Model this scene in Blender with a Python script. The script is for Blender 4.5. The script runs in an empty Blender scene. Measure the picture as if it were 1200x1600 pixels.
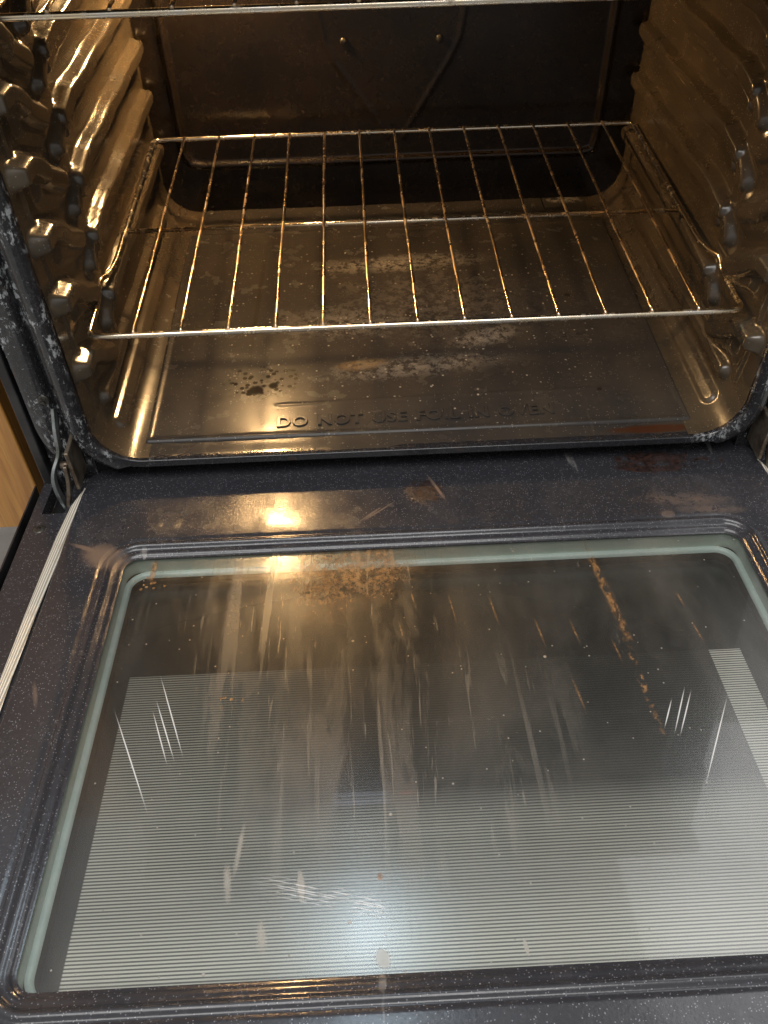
import bpy, bmesh, math, random
import numpy as np
from mathutils import Vector, Matrix
random.seed(4)
sc = bpy.context.scene
COL = sc.collection

# ------------------------------------------------------------------ camera
def cam_axes(a, b, c):
    f = Vector((math.sin(b)*math.cos(a), math.cos(b)*math.cos(a), math.sin(a)))
    r = Vector((math.cos(b), -math.sin(b), 0)); u = r.cross(f)
    return math.cos(c)*r+math.sin(c)*u, -math.sin(c)*r+math.cos(c)*u, f
cr, cu, cf = cam_axes(-.8085, .0237, -.0278)
cam = bpy.data.objects.new('camera', bpy.data.cameras.new('camera'))
COL.objects.link(cam)
m = Matrix.Identity(4)
for i in range(3):
    m[i][0] = cr[i]; m[i][1] = cu[i]; m[i][2] = -cf[i]
m[0][3], m[1][3], m[2][3] = -.0512, -.6717, .4567
cam.matrix_world = m
cam.data.sensor_fit = 'VERTICAL'; cam.data.sensor_height = 36
cam.data.lens = 1366.56/1600*36
cam.data.clip_start = .01; cam.data.clip_end = 100
sc.camera = cam

# ------------------------------------------------------------------ render settings, world
sc.view_settings.view_transform = 'Standard'
sc.view_settings.look = 'None'
sc.view_settings.exposure = 0.0
sc.view_settings.gamma = 1
sc.view_settings.use_curve_mapping = False
sc.cycles.use_denoising = True
sc.cycles.sample_clamp_indirect = 4.0
sc.cycles.max_bounces = 10
sc.cycles.glossy_bounces = 6
sc.cycles.transparent_max_bounces = 16
sc.cycles.caustics_reflective = True

W = bpy.data.worlds.new('World'); sc.world = W; W.use_nodes = True
wn = W.node_tree.nodes; wl = W.node_tree.links
bg = wn['Background']
tc = wn.new('ShaderNodeTexCoord'); sx = wn.new('ShaderNodeSeparateXYZ')
wl.new(tc.outputs['Generated'], sx.inputs[0])
rp = wn.new('ShaderNodeValToRGB')
rp.color_ramp.elements[0].position = .30; rp.color_ramp.elements[0].color = (.07, .062, .055, 1)
rp.color_ramp.elements[1].position = .95; rp.color_ramp.elements[1].color = (.50, .50, .50, 1)
mm = wn.new('ShaderNodeMath'); mm.operation = 'MULTIPLY_ADD'; mm.inputs[1].default_value = .5; mm.inputs[2].default_value = .5
wl.new(sx.outputs['Z'], mm.inputs[0]); wl.new(mm.outputs[0], rp.inputs[0]); wl.new(rp.outputs[0], bg.inputs[0])
bg.inputs[1].default_value = 1.15

def area(name, loc, target, size, power, color, sizey=None, shape='RECTANGLE'):
    l = bpy.data.lights.new(name, 'AREA'); l.shape = shape; l.size = size
    if sizey: l.size_y = sizey
    l.energy = power; l.color = color
    o = bpy.data.objects.new(name, l); COL.objects.link(o); o.location = loc
    o.rotation_euler = (Vector(target)-Vector(loc)).to_track_quat('-Z', 'Y').to_euler()
    return o
area('kitchen_ceiling_light', (-.3, -1.0, 2.2), (0, -.3, 0), 1.9, 40, (1, .975, .95), 1.3)
area('added_panel_light', (1.39, .83, 2.0), (1.39, .83, 0), 1.35, 11, (.97, .98, 1), 1.3)  # added unseen panel, shaped to make the bright patch reflected in the glass
for k_, sz in enumerate((.06, .09, .12, .16, .20, .25, .30, .36, .43)):   # hood lamp; wider, dimmer discs added to give it a soft halo
    area('hood_light', (-.09, .2, 1.10+k_*.004), (-.09, .2, 0), sz, 2.2*sz*sz*(2.2-k_*.2), (.70, .87, 1), shape='DISK')

# ------------------------------------------------------------------ material helpers
class NT:
    def __init__(s, name):
        s.m = bpy.data.materials.new(name); s.m.use_nodes = True
        s.n = s.m.node_tree.nodes; s.l = s.m.node_tree.links
        s.bsdf = s.n['Principled BSDF']; s.out = s.n['Material Output']
        s.tc = s.n.new('ShaderNodeTexCoord')
    def co(s, scale=(1, 1, 1), rot=(0, 0, 0), loc=(0, 0, 0)):
        mp = s.n.new('ShaderNodeMapping'); s.l.new(s.tc.outputs['Object'], mp.inputs[0])
        mp.inputs['Scale'].default_value = scale; mp.inputs['Rotation'].default_value = rot; mp.inputs['Location'].default_value = loc
        return mp.outputs[0]
    def noise(s, scale, co=None, detail=4, rough=.6, dist=0):
        t = s.n.new('ShaderNodeTexNoise'); s.l.new(co or s.co(), t.inputs['Vector'])
        t.inputs['Scale'].default_value = scale; t.inputs['Detail'].default_value = detail
        t.inputs['Roughness'].default_value = rough; t.inputs['Distortion'].default_value = dist
        return t.outputs['Fac']
    def voro(s, scale, co=None, out='Distance', rnd=1):
        t = s.n.new('ShaderNodeTexVoronoi'); s.l.new(co or s.co(), t.inputs['Vector'])
        t.inputs['Scale'].default_value = scale; t.inputs['Randomness'].default_value = rnd
        return t.outputs[out]
    def ramp(s, v, p0, p1, c0=0., c1=1.):
        t = s.n.new('ShaderNodeMapRange'); t.interpolation_type = 'SMOOTHSTEP'
        s.l.new(v, t.inputs[0])
        t.inputs[1].default_value = p0; t.inputs[2].default_value = p1
        t.inputs[3].default_value = c0; t.inputs[4].default_value = c1
        return t.outputs[0]
    def math(s, op, a, b=None, c=None):
        t = s.n.new('ShaderNodeMath'); t.operation = op
        for i, v in enumerate((a, b, c)):
            if v is None: continue
            if isinstance(v, (int, float)): t.inputs[i].default_value = v
            else: s.l.new(v, t.inputs[i])
        return t.outputs[0]
    def mul(s, *a):
        r = a[0]
        for b in a[1:]: r = s.math('MULTIPLY', r, b)
        return r
    def mx(s, *a):
        r = a[0]
        for b in a[1:]: r = s.math('MAXIMUM', r, b)
        return r
    def mix(s, fac, a, b):
        t = s.n.new('ShaderNodeMix'); t.data_type = 'RGBA'
        if isinstance(fac, (int, float)): t.inputs[0].default_value = fac
        else: s.l.new(fac, t.inputs[0])
        for i, v in ((6, a), (7, b)):
            if isinstance(v, tuple): t.inputs[i].default_value = (*v, 1)
            else: s.l.new(v, t.inputs[i])
        return t.outputs[2]
    def sep(s):
        t = s.n.new('ShaderNodeSeparateXYZ'); s.l.new(s.tc.outputs['Object'], t.inputs[0]); return t.outputs
    def ell(s, cx, cy, rx, ry, rot=0., soft=.5, z=None, wob=0.):
        """soft elliptical patch in object XY (or given plane), edge broken by noise"""
        X, Y, Z = s.sep()
        a, b = (X, Y) if z is None else ((X, Z) if z == 'XZ' else (Y, Z))
        dx = s.math('SUBTRACT', a, cx); dy = s.math('SUBTRACT', b, cy)
        c, sn = math.cos(rot), math.sin(rot)
        u = s.math('ADD', s.math('MULTIPLY', dx, c/rx), s.math('MULTIPLY', dy, sn/rx))
        v = s.math('ADD', s.math('MULTIPLY', dx, -sn/ry), s.math('MULTIPLY', dy, c/ry))
        d = s.math('SQRT', s.math('ADD', s.math('MULTIPLY', u, u), s.math('MULTIPLY', v, v)))
        if wob:
            n = s.noise(110, detail=5, rough=.7)
            d = s.math('ADD', d, s.math('MULTIPLY', s.math('SUBTRACT', n, .5), wob))
        return s.ramp(d, 1-soft, 1+soft*.3, 1, 0)
    def bump(s, h, strength=.3, dist=.001, normal=None):
        t = s.n.new('ShaderNodeBump'); s.l.new(h, t.inputs['Height'])
        t.inputs['Strength'].default_value = strength; t.inputs['Distance'].default_value = dist
        if normal: s.l.new(normal, t.inputs['Normal'])
        return t.outputs[0]
    def set(s, **k):
        for a, v in k.items():
            a = a.replace('_', ' ')
            i = s.bsdf.inputs[a]
            if isinstance(v, tuple): i.default_value = (*v, 1) if len(v) == 3 else v
            elif isinstance(v, (int, float)): i.default_value = v
            else: s.l.new(v, i)
        return s

def speckle(t, scale=420, size=.16, dens=.55):
    """porcelain speckle: sparse tiny pale dots"""
    d = t.voro(scale); dot = t.ramp(d, size*.5, size, 1, 0)
    c = t.n.new('ShaderNodeSeparateColor'); t.l.new(t.voro(scale, out='Color'), c.inputs[0])
    keep = t.ramp(c.outputs[0], dens, dens+.02, 0, 1)
    return t.mul(dot, keep)

# --- cavity enamel (walls)
def cavity_mat(name, base=(.052, .041, .028), base2=(.082, .061, .037), rough=.21, extra=None, speck=.4, burn_amt=.3, lump=.03, spec=.75, coat=.25, mot=.30):
    t = NT(name)
    n1 = t.noise(14, detail=6); n2 = t.noise(160, detail=4)
    col = t.mix(t.ramp(n1, .35, .7), base, base2)
    col = t.mix(t.mul(t.ramp(n2, .5, .75), mot), col, (.14, .10, .058))
    col = t.mix(t.mul(speckle(t, 330, .2, .6), speck), col, (.5, .45, .36))
    burn = t.mul(t.ramp(t.noise(70, detail=7, rough=.75), .63, .72), t.ramp(t.noise(9), .45, .6))
    col = t.mix(t.mul(burn, burn_amt), col, (.018, .011, .006))
    scr = t.ramp(t.noise(90, t.co((1, .06, 1), (0, 0, .5)), 3), .68, .72)
    col = t.mix(t.mul(scr, .25 if mot > .1 else .04), col, (.4, .33, .22))
    r = t.ramp(t.noise(35, detail=5), .2, .85, rough-.05, rough+.10)
    if extra: col, r = extra(t, col, r)
    b = t.bump(t.noise(260, detail=2), .08, .0004)
    b = t.bump(t.noise(24, detail=1), lump, .0018, b)
    t.set(Base_Color=col, Roughness=r, Normal=b, Specular_IOR_Level=(t.math('MULTIPLY', t.matte, spec) if hasattr(t, 'matte') else spec), Coat_Weight=coat, Coat_Roughness=.14)
    return t.m
M = {}
M['wall'] = cavity_mat('cavity_enamel')
M['back'] = cavity_mat('back_enamel', (.010, .0075, .0055), (.020, .013, .008), .24, speck=.03, burn_amt=.1, lump=.05, mot=.05, spec=.4, coat=.12)
M['ceiling'] = cavity_mat('ceiling_enamel', (.010, .008, .006), (.016, .012, .008), .55, spec=.1, coat=0., speck=.05, mot=.03)

def floor_extra(t, col, r):
    # whitish mineral crust in the middle, amber patch, burnt drops
    sc_n = t.ramp(t.noise(110, detail=9, rough=.82), .44, .58)
    crust = t.mx(t.mul(t.ell(-.0, .29, .115, .022, .05, .9, wob=1.2), sc_n),
                 t.mul(t.ell(.03, .20, .14, .10, 0, .9, wob=1.2), sc_n, .26),
                 t.mul(t.ell(-.0, .08, .12, .022, .1, .9, wob=1.2), sc_n, .55),
                 t.mul(t.ell(.085, .13, .045, .020, .3, .9, wob=1.2), sc_n, .9),
                 t.mul(t.ell(-.06, .17, .10, .04, 0, .9, wob=1.2), sc_n, .5),
                 t.mul(t.ell(.23, .437, .03, .010, 0, .6, wob=1.2), sc_n))
    col = t.mix(t.mul(crust, .85), col, (.42, .38, .32))
    dots = t.mul(speckle(t, 150, .22, .72), t.ell(0, .2, .26, .26, 0, .5))
    col = t.mix(t.mul(dots, .8), col, (.6, .54, .44))
    amber = t.mul(t.ell(-.052, .088, .03, .010, .1, .6, wob=.9), t.ramp(t.noise(200, detail=5), .3, .55))
    col = t.mix(t.mul(amber, .75), col, (.34, .22, .10))
    dv = t.voro(150)
    drops = t.mul(t.ramp(dv, .34, .42, 1, 0), t.ell(-.158, .066, .042, .030, 0, .3, wob=1.7))
    big = t.mx(t.ell(-.163, .052, .008, .008, 0, .3, wob=.9), t.ell(-.1455, .059, .0055, .0055, 0, .3), t.ell(-.170, .047, .004, .004, 0, .3),
               t.ell(.19, .205, .004, .004, 0, .3), t.ell(.19, .03, .0028, .0022, 0, .3))
    streak = t.mul(t.ell(-.170, .21, .0035, .165, -.03, .9, wob=.4), .55)  # thin dark streak, front to back at the left
    dk = t.mx(drops, big, streak)
    col = t.mix(t.mul(dk, .9), col, (.012, .008, .005))
    rust = t.mul(t.ell(.235, -.033, .05, .006, 0, .4, wob=.8), .9)
    col = t.mix(rust, col, (.05, .014, .004))
    sm = t.ramp(t.noise(7, t.co((1, .35, 1))), .35, .8)
    col = t.mix(t.mul(sm, .3), col, (.085, .065, .042))
    r = t.math('ADD', r, t.mul(crust, .3)); t.matte = t.math('SUBTRACT', 1., t.mul(dk, .95))
    return col, r
M['floor'] = cavity_mat('floor_enamel', (.030, .028, .027), (.046, .040, .034), .22, floor_extra, burn_amt=.0, lump=.02, spec=.24, coat=0., mot=.10)

# --- door / frame enamel, blue-black with speckles
def door_mat(name, stains=None, crust=None, rough=.22, dark=1., dots=1.):
    t = NT(name)
    n = t.noise(9, detail=5)
    col = t.mix(n, (.026*dark, .027*dark, .033*dark), (.042*dark, .042*dark, .048*dark))
    col = t.mix(t.mul(t.ramp(t.noise(230, detail=3), .55, .8), .4), col, (.10, .10, .12))
    col = t.mix(t.mul(speckle(t, 520, .27, .35), .42*dots), col, (.45, .45, .50))
    col = t.mix(t.mul(speckle(t, 150, .07, .80), .6*dots), col, (.75, .74, .72))
    scr = t.mul(t.ramp(t.noise(60, t.co((1, .05, 1), (0, 0, .35)), 2), .70, .73), t.ramp(t.noise(12), .5, .6))
    col = t.mix(t.mul(scr, .4), col, (.4, .38, .36))
    r = t.ramp(t.noise(40, detail=5), .3, .75, rough-.07, rough+.12)
    hgt = t.noise(330, detail=3)
    if stains: col, r, hgt = stains(t, col, r, hgt)
    if crust: col, r, hgt = crust(t, col, r, hgt)
    b = t.bump(hgt, .3, .0006)
    t.set(Base_Color=col, Roughness=r, Normal=b, Specular_IOR_Level=.45, Coat_Weight=getattr(t, 'coat', .40), Coat_Roughness=.09)
    return t.m
def door_stains(t, col, r, h):
    n = t.ramp(t.noise(130, t.co((.7, 1, 1)), 9, .8), .42, .49)
    burnt = t.mx(t.mul(t.ell(.228, .007, .036, .019, -.15, .35, wob=1.2), n), t.mul(t.ell(.215, -.003, .028, .006, -.1, .4, wob=1.2), .9), t.mul(t.ell(.240, .014, .030, .009, -.1, .4, wob=1.3), .8),
                 t.mul(t.ell(.262, .012, .055, .012, -.2, .8, wob=1.5), t.ramp(t.noise(160, detail=6), .52, .57)),
                 t.mul(t.ell(.003, -.022, .019, .020, .2, .5, wob=1.2), n))
    col = t.mix(t.mul(burnt, .95), col, t.mix(t.ramp(t.noise(210, detail=6, rough=.8), .4, .6), (.008, .005, .004), (.055, .022, .013)))
    tan = t.mx(t.mul(t.ell(-.288, -.094, .024, .016, -.5, .6, wob=.7), .8),
               t.mul(t.ell(-.305, -.083, .020, .003, -.45, .6, wob=.7), .8),
               t.mul(t.ell(-.05, -.052, .016, .0016, .75, .7, wob=.3), .5),
               t.mul(t.ell(-.044, -.050, .022, .0012, .7, .7, wob=.3), .5),
               t.mul(t.ell(.014, -.018, .002, .022, .35, .7, wob=.4), .9),
               t.mul(t.ell(.245, -.052, .045, .010, -.1, .8, wob=1.3), n, .6),
               t.mul(t.ell(.262, -.066, .035, .007, -.1, .8, wob=1.3), n, .6),
               t.mul(t.ell(.222, -.070, .008, .005, 0, .5, wob=.8), .6),
               t.mul(t.ell(-.31, -.245, .002, .014, .3, .7, wob=.4), .5))
    col = t.mix(tan, col, (.19, .135, .10))
    dots = t.mul(t.ramp(t.voro(160), .05, .09, 1, 0), t.ramp(t.noise(14, detail=3), .55, .7))
    col = t.mix(t.mul(dots, .35), col, (.03, .018, .012))
    haze = t.mul(t.ramp(t.noise(6, t.co((1, .5, 1)), 6, .7), .52, .72), .35)
    col = t.mix(haze, col, (.085, .082, .09))
    r = t.math('ADD', r, t.mul(t.mx(burnt, tan), .25)); t.coat = t.math('MULTIPLY', t.math('SUBTRACT', 1., burnt), .40)
    h = t.math('ADD', h, t.mul(burnt, 2.5))
    return col, r, h
M['door'] = door_mat('door_enamel', stains=door_stains)
def frame_crust(t, col, r, h):
    big = t.ramp(t.noise(16, detail=3), .46, .60)
    c = t.mul(t.ramp(t.noise(150, t.co((1, 1, .5)), 9, .8), .53, .58), big)
    c2 = t.mul(t.ramp(t.noise(300, detail=4), .63, .70), t.ramp(t.noise(25), .4, .6))
    side = t.mx(t.ramp(t.sep()[2], -.104, -.07), t.ramp(t.math('ABSOLUTE', t.sep()[0]), .25, .29))
    cr_ = t.mul(t.mx(c, t.mul(c2, .8)), t.math('ADD', t.mul(side, .98), .02))
    col = t.mix(t.mul(cr_, .8), col, (.55, .58, .60))
    rust = t.mul(t.ramp(t.noise(45, detail=5), .62, .70), .5)
    col = t.mix(rust, col, (.06, .03, .015))
    r = t.math('ADD', r, t.mul(cr_, .4))
    h = t.math('ADD', h, t.mul(cr_, 2.5))
    return col, r, h
M['frame'] = door_mat('frame_enamel', crust=frame_crust, rough=.22, dark=.5, dots=.25)

def simple(name, color, rough=.5, metal=0., noise=None, col2=None, **k):
    t = NT(name)
    if noise:
        c = t.mix(t.ramp(t.noise(noise, detail=6, rough=.7), .4, .65), color, col2)
    else: c = color
    t.set(Base_Color=c, Roughness=rough, Metallic=metal, **k)
    t.l.new(t.bump(t.noise(300), .15, .0005), t.bsdf.inputs['Normal'])
    return t.m
M['black'] = simple('black_paint', (.012, .012, .013), .38, noise=30, col2=(.03, .029, .03))
M['dark'] = simple('dark_recess', (.006, .006, .007), .7, noise=30, col2=(.012, .01, .01))
M['zinc'] = simple('zinc_steel', (.42, .46, .46), .34, .85, noise=60, col2=(.22, .24, .22))
M['tanmetal'] = simple('oily_steel', (.35, .29, .22), .38, .8, noise=60, col2=(.15, .11, .08))
M['trim'] = simple('green_grey_spacer', (.50, .58, .52), .4, .15, noise=25, col2=(.60, .66, .60))
M['trim2'] = simple('pale_seal', (.56, .68, .65), .3, .0, noise=40, col2=(.66, .76, .73))
M['screw'] = simple('screw_steel', (.07, .065, .055), .4, .7, noise=200, col2=(.14, .13, .11))
M['white'] = simple('kitchen_floor_vinyl', (.62, .61, .57), .5, noise=12, col2=(.52, .50, .46))
M['brushed'] = simple('chrome_trim', (.6, .6, .62), .25, 1.)

t = NT('scorched_chrome')
h1 = t.noise(22, detail=5); h2 = t.noise(75, detail=7, rough=.7)
col = t.mix(t.ramp(h1, .35, .65), (.92, .76, .52), (.86, .80, .70))
col = t.mix(t.mul(t.ramp(h2, .62, .70), .6), col, (.16, .065, .02))
t.set(Base_Color=col, Metallic=t.ramp(h2, .6, .7, 1., .5), Roughness=t.ramp(h2, .5, .68, .2, .45))
M['chrome'] = t.m
t = NT('scorched_wire')
h2 = t.noise(28, detail=4, rough=.6)
col = t.mix(t.ramp(t.noise(30, detail=4), .35, .65), (.84, .62, .40), (.78, .62, .45))
col = t.mix(t.mul(t.ramp(h2, .56, .72), .35), col, (.22, .10, .035))
t.set(Base_Color=col, Metallic=1., Roughness=t.ramp(h2, .4, .7, .22, .36)); M['wire'] = t.m

# gasket strip: cream with fine lengthwise ribs
t = NT('cream_gasket')
X, Y, Z = t.sep()
uu = t.math('ADD', X, t.math('MULTIPLY', Y, -.048))
rb = t.math('SINE', t.math('MULTIPLY', uu, 2*math.pi/.0021))
col = t.mix(t.ramp(rb, -.6, .9), (.46, .40, .31), (.92, .88, .78))
col = t.mix(t.mul(t.ramp(t.noise(60, detail=5), .55, .7), .25), col, (.40, .32, .22))
t.set(Base_Color=col, Roughness=.55); t.l.new(t.bump(rb, .6, .0005), t.bsdf.inputs['Normal']); M['gasket'] = t.m

# oak
t = NT('oak_wood')
g = t.noise(26, t.co((1, 1, .06)), 6, .65, 1.2); g2 = t.noise(150, t.co((1, 1, .03)), 3, .6)
col = t.mix(t.ramp(g, .3, .7), (.34, .135, .026), (.62, .31, .075))
col = t.mix(t.mul(t.ramp(g2, .5, .7), .55), col, (.17, .065, .015))
t.set(Base_Color=col, Roughness=.4, Coat_Weight=.2); M['wood'] = t.m

# window glass: thin sheet; transparent + fresnel reflection + dirty film with drips and crust
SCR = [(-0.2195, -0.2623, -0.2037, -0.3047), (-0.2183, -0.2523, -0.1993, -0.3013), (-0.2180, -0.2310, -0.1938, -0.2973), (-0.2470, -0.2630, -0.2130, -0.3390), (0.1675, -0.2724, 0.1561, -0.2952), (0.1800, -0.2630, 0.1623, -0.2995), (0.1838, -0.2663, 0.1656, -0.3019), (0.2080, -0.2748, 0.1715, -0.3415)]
def glass_mat(name, dirty):
    t = NT(name); n, l = t.n, t.l
    t.n.remove(t.bsdf)
    tr = n.new('ShaderNodeBsdfTransparent'); tr.inputs[0].default_value = (.90, .925, .90, 1)
    gl = n.new('ShaderNodeBsdfGlossy'); gl.inputs['Roughness'].default_value = .035
    gl.inputs[0].default_value = (1, 1, 1, 1)
    fr = n.new('ShaderNodeFresnel'); fr.inputs[0].default_value = 1.5
    f2 = t.math('MULTIPLY', fr.outputs[0], 1.5)
    g2 = n.new('ShaderNodeBsdfGlossy'); g2.inputs['Roughness'].default_value = .17
    gm = n.new('ShaderNodeMixShader'); gm.inputs[0].default_value = .62 if dirty else .1; l.new(gl.outputs[0], gm.inputs[1]); l.new(g2.outputs[0], gm.inputs[2])
    mx1 = n.new('ShaderNodeMixShader'); l.new(f2, mx1.inputs[0]); l.new(tr.outputs[0], mx1.inputs[1]); l.new(gm.outputs[0], mx1.inputs[2])
    last = mx1.outputs[0]
    if dirty:
        l.new(t.bump(t.noise(18, detail=1), .02, .001), gl.inputs['Normal'])
        # drips run along local y (down the door when it is shut)
        st = t.noise(70, t.co((1, .045, 1)), 6, .66, .7)
        st2 = t.noise(200, t.co((1, .06, 1), (0, 0, .04)), 5, .65, .9)
        # fan slightly outward from the hot middle
        top = t.ramp(t.sep()[1], -.34, -.15, 0, 1)
        zone = t.mx(t.ell(-.10, -.15, .15, .14, 0, .9, wob=.3), t.mul(t.ell(-.05, -.29, .17, .16, 0, .9, wob=.3), .65))
        drip = t.mul(t.ramp(st, .50, .62), zone, .58)
        drip2 = t.mul(t.ramp(st2, .58, .66), zone, .6)
        blot = t.mul(t.ramp(t.noise(30, t.co((1, .25, 1)), 7, .7, .3), .40, .66), zone, .38)
        sm = t.ramp(t.noise(7, t.co((1, .4, 1)), 6, .65, .5), .35, .8, .035, .20)
        # short whitish drips, scattered everywhere
        dd = t.voro(38, t.co((1.6, .12, 1)), rnd=1.); cc = n.new('ShaderNodeSeparateColor'); l.new(t.voro(38, t.co((1.6, .12, 1)), 'Color'), cc.inputs[0])
        short = t.mul(t.ramp(dd, .02, .09, 1, 0), t.ramp(cc.outputs[0], .62, .66), t.ramp(t.noise(90), .35, .6), .30)
        spots = t.mul(speckle(t, 120, .11, .6), .75)
        spots2 = t.mul(speckle(t, 45, .075, .6), .8)
        film = n.new('ShaderNodeBsdfDiffuse')
        warm = t.mul(t.ell(-.09, -.17, .20, .17, 0, .9), .95)
        l.new(t.mix(warm, (.42, .39, .34), (.46, .31, .15)), film.inputs[0])
        pale = t.mx(t.ell(-.152, -.395, .0030, .015, .1, .9, wob=1.4), t.ell(-.146, -.372, .0022, .022, -.1, .9, wob=1.5), t.ell(-.128, -.43, .0040, .012, .1, .9, wob=1.5),
                  t.ell(-.055, -.447, .005, .007, .1, .5, wob=.6), t.ell(.03, -.445, .0016, .006, .1, .5, wob=.6), t.ell(-.105, -.40, .003, .012, .1, .5, wob=.6))
        fz = t.mx(drip, drip2, blot, sm, short, spots, spots2, t.mul(pale, .6))
        mf = n.new('ShaderNodeMixShader'); l.new(fz, mf.inputs[0]); l.new(last, mf.inputs[1]); l.new(film.outputs[0], mf.inputs[2])
        # rough sheen of the greasy film
        rg = n.new('ShaderNodeBsdfGlossy'); rg.inputs['Roughness'].default_value = .28
        mr = n.new('ShaderNodeMixShader'); l.new(t.ramp(t.noise(9, t.co((1, .3, 1)), 5), .3, .8, .02, .10), mr.inputs[0])
        l.new(mf.outputs[0], mr.inputs[1]); l.new(rg.outputs[0], mr.inputs[2])
        # baked-on rust brown crust near the hinge side and long amber run at the right; painted rack-wire glints
        k1 = t.mul(t.ramp(t.noise(190, t.co((1, .6, 1)), 9, .82), .40, .56), t.mx(t.ell(-.060, -.125, .050, .036, 0, .95, wob=1.3), t.ell(-.092, -.130, .034, .050, 0, .95, wob=1.3)))
        k1b = t.mul(t.ell(-.046, -.104, .020, .018, 0, .5, wob=1.0), t.ramp(t.noise(90, detail=5), .35, .6), .75)
        k2 = t.mul(t.ell(.146, -.155, .0042, .066, .10, .7, wob=1.3), t.ramp(t.noise(170, t.co((1, .4, 1)), 6, .7), .40, .55))
        k2b = t.mul(t.ell(.150, -.25, .003, .06, .06, .7, wob=1.4), t.ramp(t.noise(200, detail=5), .50, .58))
        k3 = t.mul(t.ramp(t.voro(190), .22, .32, 1, 0), t.mx(t.ell(-.165, -.252, .014, .009, 0, .6, wob=1.3), t.ell(-.245, -.125, .018, .012, 0, .6, wob=1.3)))
        k4 = t.mx(t.ell(-.262+.018, -.107, .003, .014, 0, .5, wob=.6), t.ell(-.055, -.397, .002, .003, 0, .5))
        for ax, ay, al in ((-.018, -.155, .012), (.014, -.168, .017), (.048, -.172, .017), (.082, -.200, .016), (.110, -.200, .012), (.139, -.222, .012), (.100, -.262, .016), (.205, -.170, .010), (.208, -.206, .012), (-.03, -.19, .010)):  # rack-wire glints put into the colour as short amber streaks
            k4 = t.mx(k4, t.mul(t.ell(ax, ay, .0011, al, .12, .9, wob=.7), .8))
        brown = n.new('ShaderNodeBsdfPrincipled'); brown.inputs['Roughness'].default_value = .4
        l.new(t.mix(t.ramp(t.noise(230, detail=6, rough=.8), .35, .65), (.09, .034, .010), (.50, .27, .10)), brown.inputs['Base Color'])
        l.new(t.bump(t.noise(200, detail=5), .8, .0015), brown.inputs['Normal'])
        kk = t.mx(t.mul(k1, .85), t.mul(k1b, .8), t.mul(k2, .75), t.mul(k2b, .6), t.mul(k3, .8), t.mul(k4, .6))
        mk = n.new('ShaderNodeMixShader'); l.new(kk, mk.inputs[0]); l.new(mr.outputs[0], mk.inputs[1]); l.new(brown.outputs[0], mk.inputs[2])
        # scratches and wipe marks
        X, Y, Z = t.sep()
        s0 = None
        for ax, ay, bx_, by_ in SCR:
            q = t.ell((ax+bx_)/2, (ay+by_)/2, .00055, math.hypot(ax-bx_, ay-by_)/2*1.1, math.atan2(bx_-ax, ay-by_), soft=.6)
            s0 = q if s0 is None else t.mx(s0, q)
        arc = t.math('ABSOLUTE', t.math('SUBTRACT', t.math('ADD', Y, .41), t.math('MULTIPLY', t.math('ADD', X, .08), -.25)))
        arcs = t.mul(t.ramp(t.math('SINE', t.math('MULTIPLY', arc, 2200)), .55, .9), t.ramp(arc, .004, .009, 1, 0), t.ell(-.085, -.408, .050, .04, 0, .5), t.ramp(t.noise(60), .42, .6), .6)
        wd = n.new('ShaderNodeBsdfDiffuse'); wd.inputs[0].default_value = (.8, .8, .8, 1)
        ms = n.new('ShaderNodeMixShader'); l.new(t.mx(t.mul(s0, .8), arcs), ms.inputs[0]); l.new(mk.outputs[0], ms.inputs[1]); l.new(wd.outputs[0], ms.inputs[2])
        last = ms.outputs[0]
    l.new(last, t.out.inputs[0])
    return t.m
M['glass'] = glass_mat('dirty_window_glass', True)
M['glass2'] = glass_mat('middle_window_glass', False)

# outer glass: dark, with printed lines, thinned where shade is painted in
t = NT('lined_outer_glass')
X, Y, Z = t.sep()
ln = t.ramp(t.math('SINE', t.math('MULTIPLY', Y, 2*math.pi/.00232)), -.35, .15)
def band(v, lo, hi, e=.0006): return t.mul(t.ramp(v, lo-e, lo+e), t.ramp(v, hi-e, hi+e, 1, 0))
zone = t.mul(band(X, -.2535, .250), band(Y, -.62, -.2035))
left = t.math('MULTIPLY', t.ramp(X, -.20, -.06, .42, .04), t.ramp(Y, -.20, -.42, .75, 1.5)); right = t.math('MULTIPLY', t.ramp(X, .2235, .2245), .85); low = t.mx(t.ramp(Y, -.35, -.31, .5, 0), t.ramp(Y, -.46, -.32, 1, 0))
dens = t.mx(left, right, low)  # line density carries painted shade: thin in the centre and left, fuller below
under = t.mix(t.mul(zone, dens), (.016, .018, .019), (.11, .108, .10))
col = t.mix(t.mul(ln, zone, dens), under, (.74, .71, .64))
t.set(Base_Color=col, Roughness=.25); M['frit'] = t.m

t = NT('glowing_bulb')
t.set(Base_Color=(1, .8, .5), Emission_Color=(1.0, .60, .25), Emission_Strength=720.); M['bulb'] = t.m

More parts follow.
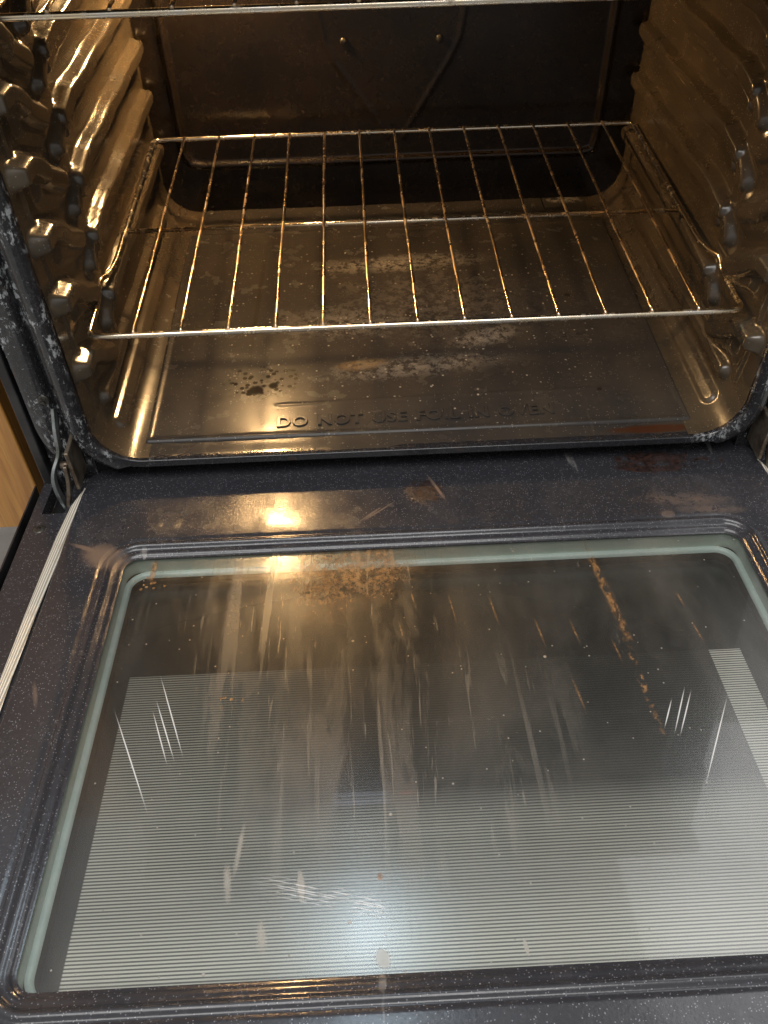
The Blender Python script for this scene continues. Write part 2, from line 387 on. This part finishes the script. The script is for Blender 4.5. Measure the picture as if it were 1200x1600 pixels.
# ------------------------------------------------------------------ mesh helpers
def link(name, me, mat, parent=None, smooth=True, loc=None):
    me.materials.append(mat)
    if smooth: me.polygons.foreach_set('use_smooth', [True]*len(me.polygons))
    o = bpy.data.objects.new(name, me); COL.objects.link(o)
    if parent: o.parent = parent
    if loc: o.location = loc
    return o
def from_bm(name, bm, mat, parent=None, smooth=True):
    me = bpy.data.meshes.new(name); bmesh.ops.recalc_face_normals(bm, faces=bm.faces); bm.to_mesh(me); bm.free()
    return link(name, me, mat, parent, smooth)
def grid_mesh(name, P, flip=False):
    """P: (n, m, 3) array of points"""
    n, m_, _ = P.shape
    me = bpy.data.meshes.new(name)
    idx = np.arange(n*m_).reshape(n, m_)
    a, b, c, d = idx[:-1, :-1], idx[1:, :-1], idx[1:, 1:], idx[:-1, 1:]
    q = np.stack([a, b, c, d] if not flip else [a, d, c, b], -1).reshape(-1, 4)
    me.vertices.add(n*m_); me.vertices.foreach_set('co', P.astype(np.float32).ravel())
    me.loops.add(q.size); me.loops.foreach_set('vertex_index', q.ravel().astype(np.int32))
    me.polygons.add(len(q)); me.polygons.foreach_set('loop_start', np.arange(0, q.size, 4, dtype=np.int32))
    me.update(calc_edges=True); me.validate()
    return me
def bx(bm, x0, x1, y0, y1, z0, z1, bev=0.):
    r = bmesh.ops.create_cube(bm, size=1)
    for v in r['verts']:
        v.co = ((x0+x1)/2+v.co.x*(x1-x0), (y0+y1)/2+v.co.y*(y1-y0), (z0+z1)/2+v.co.z*(z1-z0))
    if bev:
        es = list({e for v in r['verts'] for e in v.link_edges})
        bmesh.ops.bevel(bm, geom=es, offset=bev, segments=3, affect='EDGES', profile=.5)
def round_path(pts, rad, n=6, closed=False):
    pts = [Vector(p) for p in pts]; out = []
    N = len(pts)
    for i, p in enumerate(pts):
        if not closed and i in (0, N-1): out.append(p); continue
        a = pts[i-1]-p; b = pts[(i+1) % N]-p
        r = min(rad, a.length*.45, b.length*.45)
        A = p+a.normalized()*r; B = p+b.normalized()*r
        for k in range(n+1):
            u = k/n; out.append(A*(1-u)**2+p*2*u*(1-u)+B*u*u)
    return out
def tube(bm, pts, r, seg=10, closed=False, jitter=0.):
    pts = [Vector(p) for p in pts]; N = len(pts); rings = []
    up = None
    for i, p in enumerate(pts):
        a = pts[i-1] if (i or closed) else p; b = pts[(i+1) % N] if (i < N-1 or closed) else p
        tn = (b-a).normalized()
        if up is None:
            up = Vector((0, 0, 1)) if abs(tn.z) < .9 else Vector((1, 0, 0))
        s = tn.cross(up).normalized(); up = s.cross(tn).normalized()
        rr = r*(1+random.uniform(-jitter, jitter))
        rings.append([bm.verts.new(p+(s*math.cos(2*math.pi*k/seg)+up*math.sin(2*math.pi*k/seg))*rr) for k in range(seg)])
    for i in range(N if closed else N-1):
        A, B = rings[i], rings[(i+1) % N]
        for k in range(seg): bm.faces.new((A[k], A[(k+1) % seg], B[(k+1) % seg], B[k]))
    if not closed:
        bm.faces.new(rings[0][::-1]); bm.faces.new(rings[-1])
def tag(o, label, cat, group=None):
    o['label'] = label; o['category'] = cat
    if group: o['group'] = group
def empty(name, loc=(0, 0, 0)):
    o = bpy.data.objects.new(name, None); COL.objects.link(o); o.location = loc; return o

# ================================================================== THE SETTING
bm = bmesh.new(); bx(bm, -3, 3, -2.5, 2.5, -.62, -.60)
fl = from_bm('floor', bm, M['white'], smooth=False); fl['kind'] = 'structure'

# ================================================================== OVEN
oven = empty('oven', (0, 0, -.60))
tag(oven, 'black enamel built-in oven with its door open, dirty glass window and brown baked-on grime inside', 'oven')
def P_(o):           # parent to the oven keeping world coordinates
    o.parent = oven; o.matrix_parent_inverse = Matrix.Translation((0, 0, .60)); return o

HW, R, ZF, ZT = .307, .042, -.1110, .315
YF, YB = -.0440, .4450
# cross section, s = arc length from the top left
def section(s, hw=HW):
    L1 = ZT-(ZF+R); La = math.pi/2*R; L2 = 2*(hw-R)
    s = np.asarray(s, float); x = np.empty_like(s); z = np.empty_like(s); nx = np.empty_like(s); nz = np.empty_like(s)
    a = s < L1; x[a] = -hw; z[a] = ZT-s[a]; nx[a] = 1; nz[a] = 0
    b = (s >= L1) & (s < L1+La); t_ = (s[b]-L1)/R; x[b] = -hw+R-R*np.cos(t_); z[b] = ZF+R-R*np.sin(t_); nx[b] = np.cos(t_); nz[b] = np.sin(t_)
    c = (s >= L1+La) & (s < L1+La+L2); x[c] = -hw+R+(s[c]-L1-La); z[c] = ZF; nx[c] = 0; nz[c] = 1
    d = (s >= L1+La+L2) & (s < L1+2*La+L2); t_ = (s[d]-L1-La-L2)/R; x[d] = hw-R+R*np.sin(t_); z[d] = ZF+R-R*np.cos(t_); nx[d] = -np.sin(t_); nz[d] = np.cos(t_)
    e = s >= L1+2*La+L2; x[e] = hw; z[e] = ZF+R+(s[e]-L1-2*La-L2); nx[e] = -1; nz[e] = 0
    return x, z, nx, nz
L1 = ZT-(ZF+R); LA = math.pi/2*R; L2 = 2*(HW-R)
def sst(x): x = np.clip(x, 0, 1); return x*x*(3-2*x)
def capsule(U, V, pts, w, edge, wend=None):
    """0..1 plateau around a polyline"""
    best = np.full(U.shape, 1e9)
    for k in range(len(pts)-1):
        (a, b), (c, d) = pts[k], pts[k+1]
        dx, dy = c-a, d-b; L = dx*dx+dy*dy
        t_ = np.clip(((U-a)*dx+(V-b)*dy)/L, 0, 1)
        D = np.hypot(U-a-t_*dx, V-b-t_*dy)
        best = np.minimum(best, D)
    return sst((w+edge-best)/edge)
def wall_height(Y, Z):
    H = np.zeros_like(Y)
    levels = [-.0045, .055, .110, .165, .218, .262]
    for k, zr in enumerate(levels):
        zc = zr-.0075
        wig = .0009*np.sin(Y*62+k)
        if k == 0: zc = -.0165
        # the ledge the rack slides on, turning down in front
        H = np.maximum(H, .0130*capsule(Y, Z+wig, [(.425, zc-.001), (.30, zc), (.13, zc+.003), (.098, zc-.001)], .0060, .0052))
        H = np.maximum(H, .0098*capsule(Y, Z, [(.100, zc-.001), (.085, zc-.012), (.078, zc-.019)], .0042, .0095))
        # low second step under the ledge
        H = np.maximum(H, .0050*capsule(Y, Z+wig, [(.36, zc-.0135), (.15, zc-.0125), (.115, zc-.020)], .0042, .004))
        # stop hook at the front: level nose, then falling backwards to the ledge
        zh = zr-.004 if k else zr-.012
        nose = sst((Y+.0435)/.014)
        H = np.maximum(H, .0140*nose*capsule(Y, Z, [(-.033, zh+.002), (-.010, zh+.001), (.006, zh-.007), (.018, zh-.017)], .0052, .0075))
        H = np.maximum(H, .0105*capsule(Y, Z, [(.010, zh-.010), (.035, zh-.029), (.058, zh-.042)], .0050, .0095))
        H = np.maximum(H, .0050*capsule(Y, Z, [(.020, zh-.026), (.060, zh-.046), (.086, zh-.038)], .009, .013))
    return H
def liner_part(name, s0, s1, mat, side):
    ds = .0016
    S = np.linspace(s0, s1, int((s1-s0)/ds)); Yv = np.linspace(YF, YB, int((YB-YF)/ds))
    x, z, nx, nz = section(S)
    SS, YY = np.meshgrid(S, Yv, indexing='ij')
    X = np.repeat(x[:, None], len(Yv), 1); Z = np.repeat(z[:, None], len(Yv), 1)
    NX = np.repeat(nx[:, None], len(Yv), 1); NZ = np.repeat(nz[:, None], len(Yv), 1)
    H = np.zeros_like(X)
    if side:
        # fold arc length so both sides share one map: sz = height above the flat floor start
        sv = SS if side < 0 else (2*L1+2*LA+L2-SS)
        zv = ZT-sv                       # unrolled height
        H = wall_height(YY, zv)
        # long low ridge pressed into the corner
        zc = ZT-L1-.006
        H = np.maximum(H, .0085*capsule(YY, zv, [(.385, zc-.006), (.20, zc-.004), (.10, zc), (.012, zc-.002)], .0052, .0065))
        H = np.maximum(H, .0030*capsule(YY, zv, [(.37, zc-.030), (.0, zc-.030)], .004, .006))
        # shallow vertical front bead
        H = np.maximum(H, .0020*capsule(YY, zv, [(-.018, .34), (-.018, -.02), (-.010, -.07)], .002, .004))
    else:
        # floor: slopes a little to the front lip, low rim round the plate
        H = H-.0006*sst((-.026-YY)/.014)
        H = H+.0015*capsule(YY, X, [(.40, -.255), (.40, .255)], .003, .004)
    # a slight waviness of the sheet
    H = H+.0004*np.sin(YY*21+SS*9)*np.sin(SS*26)
    taper = 1-.016*np.clip(YY/YB, 0, 1)
    P = np.stack([(X+NX*H)*np.where(np.abs(X) > .2, taper, 1), YY, Z+NZ*H], -1)
    me = grid_mesh(name, P, flip=True)
    return P_(link(name, me, mat))
liner_part('side_wall', 0, L1+LA+.004, M['wall'], -1)
liner_part('side_wall', L1+LA+L2-.004, 2*L1+2*LA+L2, M['wall'], 1)
liner_part('cavity_floor', L1+LA+.004, L1+LA+L2-.004, M['floor'], 0)

# removable bottom plate with a crisp rim
def plate():
    x0, x1, y0, y1 = -.268, .2705, -.0235, .380
    nx_, ny_ = 270, 200
    xs = np.linspace(x0, x1, nx_); ys = np.linspace(y0, y1, ny_)
    X, Y = np.meshgrid(xs, ys, indexing='ij')
    d = np.minimum(np.minimum(X-x0, x1-X), np.minimum(Y-y0, y1-Y))
    Z = ZF-.0012+.0034*sst(d/.0022)-.0010*sst((d-.004)/.004)
    Z = Z+.0007*np.sin(X*14+1)*np.sin(Y*17)
    # long shallow pressed channel parallel to the front edge
    Z = Z+.0007*capsule(X, Y, [(-.14, .026), (.05, .030), (.20, .032)], .0005, .0022)
    P = np.stack([X, Y, Z], -1)
    return P_(link('bottom_plate', grid_mesh('bottom_plate', P), M['floor']))
plate_o = plate()
def text(s, x, y, z, size, mat, parent, rot=0, ex=.0006, sx_=1.):
    cu = bpy.data.curves.new('t', 'FONT'); cu.body = s; cu.size = size; cu.extrude = ex; cu.bevel_depth = .0005; cu.bevel_resolution = 2
    cu.space_character = 1.12; cu.space_word = 1.25; cu.offset = .0004
    o = bpy.data.objects.new('t', cu); COL.objects.link(o)
    me = bpy.data.meshes.new_from_object(o.evaluated_get(bpy.context.evaluated_depsgraph_get()))
    bpy.data.objects.remove(o)
    me.transform(Matrix.Translation((x, y, z)) @ Matrix.Rotation(rot, 4, 'Z') @ Matrix.Diagonal((sx_, 1, 1, 1)))
    q = link('embossed_lettering', me, mat, parent, smooth=False)
    return q
tx = text('DO NOT USE FOIL IN OVEN', -.140, -.0085, ZF+.0018, .0205, M['floor'], plate_o, .012, sx_=.93)
xs = [v.co.x for v in tx.data.vertices]; kx = .277/(max(xs)-min(xs)); x_0 = min(xs)
for v in tx.data.vertices: v.co.x = x_0+(v.co.x-x_0)*kx

# back wall, pressed outline and fan bulge
def back():
    xs = np.linspace(-.303, .303, 380); zs = np.linspace(ZF-.01, ZT, 290)
    X, Z = np.meshgrid(xs, zs, indexing='ij')
    H = np.zeros_like(X)
    rect = [(-.268, .335), (-.268, -.03), (-.262, -.045), (-.248, -.0485), (.247, -.0485), (.259, -.045), (.262, -.03), (.262, .335)]
    H = H+.0045*capsule(X, Z, rect, .0012, .0050)
    # V shaped baffle pressing
    lft = [(-.086, .34), (-.086, .13), (-.080, .095), (-.068, .070), (-.040, .030), (-.016, -.004), (-.008, -.02)]
    rgt = [(.086, .34), (.086, .13), (.080, .095), (.068, .070), (.043, .030), (.022, -.004), (.014, -.02)]
    H = H+.0007*capsule(X, Z, lft, .0006, .0050)+.0007*capsule(X, Z, rgt, .0006, .0045)
    inside = sst((.15-np.abs(X)-0)/.02)
    H = H+.0006*np.sin(X*17)*np.sin(Z*23)
    P = np.stack([X, YB-.0005-H, Z], -1)
    return P_(link('back_wall', grid_mesh('back_wall', P), M['back']))
back_o = back()
def dome(bm, c, r, h, nrm='y', seg=18):
    r_ = bmesh.ops.create_uvsphere(bm, u_segments=seg, v_segments=10, radius=1)
    for v in r_['verts']:
        x, y, z = v.co
        if nrm == 'y': v.co = (c[0]+x*r, c[1]-z*h, c[2]+y*r)
        else: v.co = (c[0]+x*r, c[1]+y*r, c[2]+z*h)
for (x, z) in ((-.0569, .0946), (.0566, .0943)):
    bm = bmesh.new(); dome(bm, (x, YB-.001, z), .0045, .003)
    from_bm('screw', bm, M['screw'], back_o)
bm = bmesh.new(); dome(bm, (-.2453, .4367, ZF+.001), .005, .0025, 'z'); P_(from_bm('screw', bm, M['screw']))
bm = bmesh.new(); bx(bm, -.305, .305, YF+.003, YB, ZT, ZT+.004); P_(from_bm('cavity_ceiling', bm, M['ceiling'], smooth=False))

# oven lamp on the back wall, upper left
bm = bmesh.new(); bmesh.ops.create_icosphere(bm, subdivisions=3, radius=.0175)
for v in bm.verts: v.co += Vector((-.205, .412, .268))
lamp = bmesh.new()
tube(lamp, [(-.205, YB-.001, .268), (-.205, YB-.012, .268)], .024, 24)
lamp_o = P_(from_bm('oven_lamp', lamp, M['zinc'])); from_bm('bulb', bm, M['bulb'], lamp_o)

# front frame swept round the opening: rolled bead, gasket channel, flat face
def frame():
    prof = [(.0004, -.0395), (.0003, -.0430), (.0012, -.0480), (.0042, -.0520), (.0085, -.0538), (.0130, -.0530), (.0165, -.0500), (.0185, -.0450), (.0198, -.0375),
            (.0215, -.0330), (.0245, -.0315), (.0275, -.0325), (.0295, -.0370), (.0320, -.0400), (.0360, -.0410), (.0480, -.0410), (.0520, -.0395), (.0540, -.0340), (.0550, -.020), (.0550, .03)]
    # densify
    pr = []
    for k in range(len(prof)-1):
        for q in range(3):
            u = q/3; pr.append((prof[k][0]*(1-u)+prof[k+1][0]*u, prof[k][1]*(1-u)+prof[k+1][1]*u))
    pr.append(prof[-1])
    tot = 2*L1+2*LA+L2
    S = np.unique(np.concatenate([np.linspace(0, L1, 90), np.linspace(L1, L1+LA, 40), np.linspace(L1+LA, L1+LA+L2, 120), np.linspace(L1+LA+L2, tot-L1, 40), np.linspace(tot-L1, tot, 90)]))
    x, z, nx, nz = section(S)
    bot = sst((S-(L1+LA*.25))/(LA*.6))*sst((tot-(L1+LA*.25)-S)/(LA*.6))
    P = np.zeros((len(S), len(pr), 3))
    for j, (o_, y_) in enumerate(pr):
        oo = o_
        w = bot
        y_ = y_ if y_ > -.046 else y_*1.
        yy = y_*(1-w)+w*np.where(o_ > .0165, max(y_, -.047+(o_-.0165)*6), max(y_, -.0475))
        lim = np.where(w > 0, np.minimum(o_, .0085+(1-w)*.0475), o_)
        P[:, j, 0] = x-nx*lim; P[:, j, 2] = z-nz*lim; P[:, j, 1] = yy
    return P_(link('front_frame', grid_mesh('front_frame', P), M['frame']))
frame_o = frame()
# outer posts, either side
for sgn in (-1, 1):
    bm = bmesh.new()
    a, b = sorted((sgn*.3625, sgn*.3715)); bx(bm, a, b, -.040, .50, -.30, .40, .0012)
    P_(from_bm('side_trim', bm, M['black'], smooth=False))
    bm = bmesh.new()
    a, b = sorted((sgn*.318, sgn*.361)); bx(bm, a, b, -.032, .0, -.30, .40, .001)
    P_(from_bm('inner_post', bm, M['frame'], smooth=False))
    bm = bmesh.new(); dome(bm, (sgn*.3405, -.0412, -.038), .0052, .0012)
    s_ = from_bm('screw', bm, M['screw'], frame_o)
    bm = bmesh.new()
    for w_ in (0, 1):
        c0 = Vector((sgn*.3405, -.0426, -.038)); d0 = Vector((.003, 0, .0014)) if w_ else Vector((-.0014, 0, .003))
        tube(bm, [c0-d0, c0+d0], .00045, 6)
    from_bm('screw_recess', bm, M['dark'], s_) if False else from_bm('screw_slot', bm, M['dark'], frame_o)
# lower front below the opening, and body shell, cooktop, control panel
bm = bmesh.new(); bx(bm, -.361, .361, .012, .03, -.45, -.136); P_(from_bm('lower_front', bm, M['black'], smooth=False))
bm = bmesh.new(); bx(bm, -.372, -.3723, .01, .62, -.45, .455); bx(bm, .3723, .372, .01, .62, -.45, .455); bx(bm, -.372, .372, .62, .625, -.45, .455)
P_(from_bm('body_shell', bm, M['black'], smooth=False))
bm = bmesh.new(); bx(bm, -.3715, .3715, -.055, -.030, .322, .452, .006); P_(from_bm('front_panel', bm, M['black'], smooth=False))
bm = bmesh.new(); bx(bm, -.38, .38, -.075, .62, .456, .474, .006); P_(from_bm('cooktop', bm, M['black'], smooth=False))
bm = bmesh.new(); tube(bm, [(-.36, -.060, .40), (.36, -.060, .40)], .0055, 14); P_(from_bm('chrome_strip', bm, M['brushed']))

# clock display and red indicator on the panel above the opening
t = NT('display_glow'); t.set(Base_Color=(.1, .1, .12), Emission_Color=(.72, .78, 1.), Emission_Strength=2.5); M['disp'] = t.m
t = NT('red_indicator'); t.set(Base_Color=(.2, .02, .02), Emission_Color=(1., .12, .06), Emission_Strength=2.); M['red'] = t.m
for z0, z1 in ((.329, .336), (.342, .352)):
    bm = bmesh.new(); bx(bm, -.115, -.045, -.0565, -.055, z0, z1); P_(from_bm('display', bm, M['disp'], smooth=False))
bm = bmesh.new(); bx(bm, -.030, -.010, -.0565, -.055, .331, .336); P_(from_bm('indicator_light', bm, M['red'], smooth=False))
# ------------------------------------------------------------------ DOOR (local frame: x, y outwards is negative, z up from its inner face)
def rrect(x0, x1, y0, y1, r, n=14, off=0., m_=24):
    """points round a rectangle, same count for every offset"""
    x0 -= off; x1 += off; y0 -= off; y1 += off; r = max(r+off, .0005); pts = []
    cs = [(x1-r, y1-r, 0), (x0+r, y1-r, math.pi/2), (x0+r, y0+r, math.pi), (x1-r, y0+r, 3*math.pi/2)]
    for ci, (cx, cy, a0) in enumerate(cs):
        for k in range(n+1):
            a = a0+math.pi/2*k/n; pts.append((cx+r*math.cos(a), cy+r*math.sin(a)))
        nxt = cs[(ci+1) % 4]; a = a0+math.pi/2
        p = (cx+r*math.cos(a), cy+r*math.sin(a)); q = (nxt[0]+r*math.cos(nxt[2]), nxt[1]+r*math.sin(nxt[2]))
        for k in range(1, m_): u = k/m_; pts.append((p[0]*(1-u)+q[0]*u, p[1]*(1-u)+q[1]*u))
    return pts
def loops_mesh(name, loops, mat, parent, close_cap=False):
    """loops: list of (pts2d, z)"""
    N = len(loops[0][0]); P = np.zeros((len(loops), N+1, 3))
    for i, (pt, z) in enumerate(loops):
        for k in range(N+1): P[i, k] = (*pt[k % N], z)
    me = grid_mesh(name, P)
    bm = bmesh.new(); bm.from_mesh(me); bmesh.ops.remove_doubles(bm, verts=bm.verts, dist=1e-6)
    if close_cap:
        last = loops[-1]; bm.verts.ensure_lookup_table()
    bmesh.ops.recalc_face_normals(bm, faces=bm.faces)
    bm.to_mesh(me); bm.free()
    # outward is +z
    me.update()
    if sum(p.normal.z*p.area for p in me.polygons) < 0: me.flip_normals()
    return link(name, me, mat, parent)
WX0, WX1, WY0, WY1, WR = -.2725, .2805, -.4590, -.0915, .015
LX0, LX1, LY0, LY1, LR = -.3275, .3345, -.556, .0435, .036
loops = []
for d, z in [(-.003, -.0072), (0, -.0066), (.0012, -.0056), (.0020, -.0046), (.0060, -.0040), (.0085, -.0036), (.0100, -.0028), (.0112, -.0012), (.0124, .0004),
             (.0140, .0012), (.0162, .0012), (.0178, .0002), (.0190, -.0010), (.0205, -.0016), (.0225, -.0012), (.0245, -.0003), (.0270, 0)]:
    loops.append((rrect(WX0, WX1, WY0, WY1, WR, off=d*.78), z*.8))
A = loops[-1][0]; B = rrect(LX0, LX1, LY0, LY1, LR)
for u in (.15, .3, .5, .7, .85, 1.):
    loops.append(([(a[0]*(1-u)+b[0]*u, a[1]*(1-u)+b[1]*u) for a, b in zip(A, B)], 0.0004*math.sin(u*3.1)))
for d, z in [(.0010, -.0003), (.0020, -.0012), (.0026, -.0028), (.0028, -.012)]:
    loops.append((rrect(LX0, LX1, LY0, LY1, LR, off=d), z))
door = loops_mesh('oven_door', loops, M['door'], None)
P_(door); door.location = (0, -.06, -.1372); door.rotation_euler = (-.103, 0, 0)
# inner (top) glass
def sheet(name, x0, x1, y0, y1, z, mat, r=.01, th=None):
    bm = bmesh.new(); vs = [bm.verts.new((*p, z)) for p in rrect(x0, x1, y0, y1, r)]
    f = bm.faces.new(vs)
    if f.normal.z < 0: f.normal_flip()
    me = bpy.data.meshes.new(name); bm.to_mesh(me); bm.free()
    return link(name, me, mat, door, smooth=False)
sheet('window_glass', WX0-.002, WX1+.002, WY0-.002, WY1+.002, -.0075, M['glass'], WR)
# spacer frame under it: wall, step, seal, second wall
loops = []
for d, z in [(.0, -.0082), (-.0005, -.0200), (-.0010, -.0235)]:
    loops.append((rrect(WX0, WX1, WY0, WY1, .012, off=d), z))
loops_mesh('spacer_frame', loops, M['trim'], door)
loops = []
for d, z in [(-.0008, -.0225), (-.0025, -.0222), (-.0042, -.0228), (-.0052, -.0242), (-.0056, -.0262)]:
    loops.append((rrect(WX0, WX1, WY0, WY1, .020, off=d), z))
loops_mesh('window_seal', loops, M['trim2'], door)
loops = []
for d, z in [(-.0055, -.0260), (-.0060, -.0340), (-.004, -.0345)]:
    loops.append((rrect(WX0, WX1, WY0, WY1, .020, off=d), z))
loops_mesh('lower_spacer', loops, M['dark'], door)
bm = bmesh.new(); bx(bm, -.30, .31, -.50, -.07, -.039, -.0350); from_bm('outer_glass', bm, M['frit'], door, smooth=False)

# door base plate at the sides, flange, slot, screws
def strip(name, L, Rr, z, th, mat):
    bm = bmesh.new(); top = []
    n = len(L)
    rows = []
    for a, b in zip(L, Rr):
        row = []
        for k in range(7):
            u = k/6; row.append(bm.verts.new((a[0]*(1-u)+b[0]*u, a[1]*(1-u)+b[1]*u, z+th*math.sin(math.pi*u)**.5)))
        rows.append(row)
    for i in range(n-1):
        for k in range(6): bm.faces.new((rows[i][k], rows[i][k+1], rows[i+1][k+1], rows[i+1][k]))
    return from_bm(name, bm, mat, door)
gl_ = [(-.3268, .0060), (-.3310, -.006), (-.3352, -.0190), (-.3385, -.062), (-.3402, -.111), (-.3412, -.16), (-.3420, -.227), (-.3425, -.33), (-.3425, -.55)]
gr_ = [(-.3264, .0050), (-.3272, -.006), (-.3272, -.0200), (-.3283, -.062), (-.3298, -.111), (-.3318, -.16), (-.3330, -.227), (-.3330, -.33), (-.3330, -.55)]
strip('door_gasket', gl_, gr_, -.0012, .0022, M['gasket'])
strip('door_gasket', [(-a+.006, b) for a, b in gr_], [(-a+.006, b) for a, b in gl_], -.0012, .0022, M['gasket'])
for sgn in (-1, 1):
    X_ = lambda a, b: sorted((sgn*a, sgn*b))
    bm = bmesh.new()
    for (a, b, y0, y1) in ((.362, .3715, -.60, .028), (.300, .362, -.60, -.0260), (.300, .3405, -.026, .020)):
        q = X_(a, b); bx(bm, q[0], q[1], y0, y1, -.0200, -.0040)
    from_bm('base_plate', bm, M['door'], door, smooth=False)
    bm = bmesh.new(); q = X_(.3405, .362); bx(bm, q[0], q[1], -.026, .024, -.026, -.0215); from_bm('hinge_slot', bm, M['dark'], door, smooth=False)
    bm = bmesh.new(); q = X_(.3755, .3770); bx(bm, q[0], q[1], -.60, .012, -.034, .0010); q = X_(.3715, .3755); bx(bm, q[0], q[1], -.60, .006, -.034, -.0200)
    from_bm('edge_flange', bm, M['black'], door, smooth=False)
    bm = bmesh.new(); dome(bm, (sgn*.3590, -.0475, -.0042), .0062, .0016, 'z', 24); scw = from_bm('screw', bm, M['screw'], door)
    bm = bmesh.new(); tube(bm, [(sgn*.3590, -.0475, -.0030), (sgn*.3590, -.0475, -.0022)], .0019, 6); from_bm('screw_hole', bm, M['dark'], door)
    # torn insulation showing in the slot
    bm = bmesh.new(); q = X_(.343, .356); bx(bm, q[0], q[1], -.0245, -.017, -.0200, -.012, .002); from_bm('slot_tab', bm, M['zinc'], door)
# outer door skin underneath
bm = bmesh.new(); bx(bm, -.3770, .3770, -.60, .010, -.052, -.0400, .003); from_bm('outer_skin', bm, M['black'], door, smooth=False)

# hinge arms (a flat curved link and a second short link each side)
def flat_arm(name, pts, w, th, mat):
    """bar of rectangular section, width along x"""
    bm = bmesh.new(); pts = round_path(pts, .012, 6); rows = []
    for i, p in enumerate(pts):
        a = pts[max(i-1, 0)]; b = pts[min(i+1, len(pts)-1)]; tn = (b-a).normalized(); nr = Vector((1, 0, 0)).cross(tn).normalized()
        rows.append([bm.verts.new(p+Vector((sx_*th/2, 0, 0))+nr*sy_*w/2) for sx_, sy_ in ((-1, -1), (1, -1), (1, 1), (-1, 1))])
    for i in range(len(rows)-1):
        for k in range(4): bm.faces.new((rows[i][k], rows[i][(k+1) % 4], rows[i+1][(k+1) % 4], rows[i+1][k]))
    bm.faces.new(rows[0][::-1]); bm.faces.new(rows[-1])
    bmesh.ops.bevel(bm, geom=[e for e in bm.edges], offset=.0004, segments=1, affect='EDGES')
    return P_(from_bm(name, bm, mat, smooth=False))
for sgn in (-1, 1):
    flat_arm('hinge_arm', [(sgn*.3365, -.036, -.052), (sgn*.3372, -.050, -.072), (sgn*.3385, -.052, -.092), (sgn*.3470, -.066, -.108), (sgn*.3470, -.070, -.124), (sgn*.3440, -.070, -.146)], .0085, .0032, M['zinc'])
    h_ = flat_arm('hinge_link', [(sgn*.3330, -.064, -.098), (sgn*.3345, -.066, -.118), (sgn*.3420, -.074, -.150)], .0065, .0034, M['tanmetal'])
    bm = bmesh.new(); tube(bm, [(sgn*.330, -.060, -.101), (sgn*.3385, -.060, -.101)], .0038, 12); P_(from_bm('hinge_pin', bm, M['tanmetal']))
    bm = bmesh.new(); a, b = sorted((sgn*.326, sgn*.3300)); bx(bm, a, b, -.066, -.034, -.128, -.082, .001); P_(from_bm('hinge_bracket', bm, M['tanmetal'], smooth=False))

# ================================================================== RACKS
def make_rack(label):
    rack = empty('oven_rack', (0, .2, 0))
    tag(rack, label, 'oven rack', 'chrome wire oven racks')
    def add(name, bm, mat):
        o = from_bm(name, bm, mat); o.parent = rack; o.matrix_parent_inverse = Matrix.Translation((0, -.2, 0)); return o
    D = .4127; Xs = .2985
    fr = [(-Xs, 0, -.001), (Xs+.0, 0, -.001), (Xs+.001, .040, -.0015), (Xs+.0030, .070, -.002), (Xs+.0035, .083, .006), (Xs-.001, .100, .002), (Xs-.004, .125, 0), (Xs-.004, .19, 0), (Xs-.003, D-.02, 0), (Xs-.003, D, 0),
          (-Xs+.003, D, 0), (-Xs+.003, D-.02, 0), (-Xs+.004, .19, 0), (-Xs+.004, .125, 0), (-Xs+.001, .100, .002), (-Xs-.0035, .083, .006), (-Xs-.0030, .070, -.002), (-Xs-.001, .040, -.0015)]
    bm = bmesh.new(); tube(bm, round_path(fr, .011, 6, True), .0028, 12, True); add('rack_frame', bm, M['chrome'])
    bm = bmesh.new(); tube(bm, [(-Xs+.004, .190, -.0010), (0, .1905, -.0013), (Xs-.004, .190, -.0010)], .0024, 12); add('crossbar', bm, M['chrome'])
    s = .6/14
    for i in range(13):
        x = (i-6)*s
        bm = bmesh.new()
        pts = [(x, -.0012, .0018), (x, .004, .0030)]+[(x+.0003*math.sin(i*3+k), .004+(D-.008)*k/8, .0030+.0003*math.sin(k*1.9+i)) for k in range(1, 8)]+[(x, D-.003, .0030), (x, D+.0012, .0018)]
        tube(bm, pts, .00155, 8); add('wire', bm, M['wire'])
    return rack
lower = make_rack('lower wire oven rack, fully in view above the oven floor')
upper = make_rack('upper wire oven rack, only its front bar visible at the top of the photo')
upper.location = (0, .2, .2625)

# ================================================================== CABINET on the left
cab = empty('oak_cabinet', (-.60, .1, -.24))
tag(cab, 'golden oak kitchen cabinet standing to the left of the oven', 'cabinet')
def C_(o): o.parent = cab; o.matrix_parent_inverse = Matrix.Translation((.60, -.1, .24)); return o
bm = bmesh.new(); bx(bm, -.80, -.3905, .0, .55, -.235, .42); C_(from_bm('carcass', bm, M['wood'], smooth=False))
bm = bmesh.new(); bx(bm, -.409, -.3910, -.020, -.001, -.232, .41, .002); C_(from_bm('door_stile', bm, M['wood'], smooth=False))
bm = bmesh.new(); bx(bm, -.80, -.4110, -.012, -.001, -.232, .41, .001); C_(from_bm('door_panel', bm, M['wood'], smooth=False))
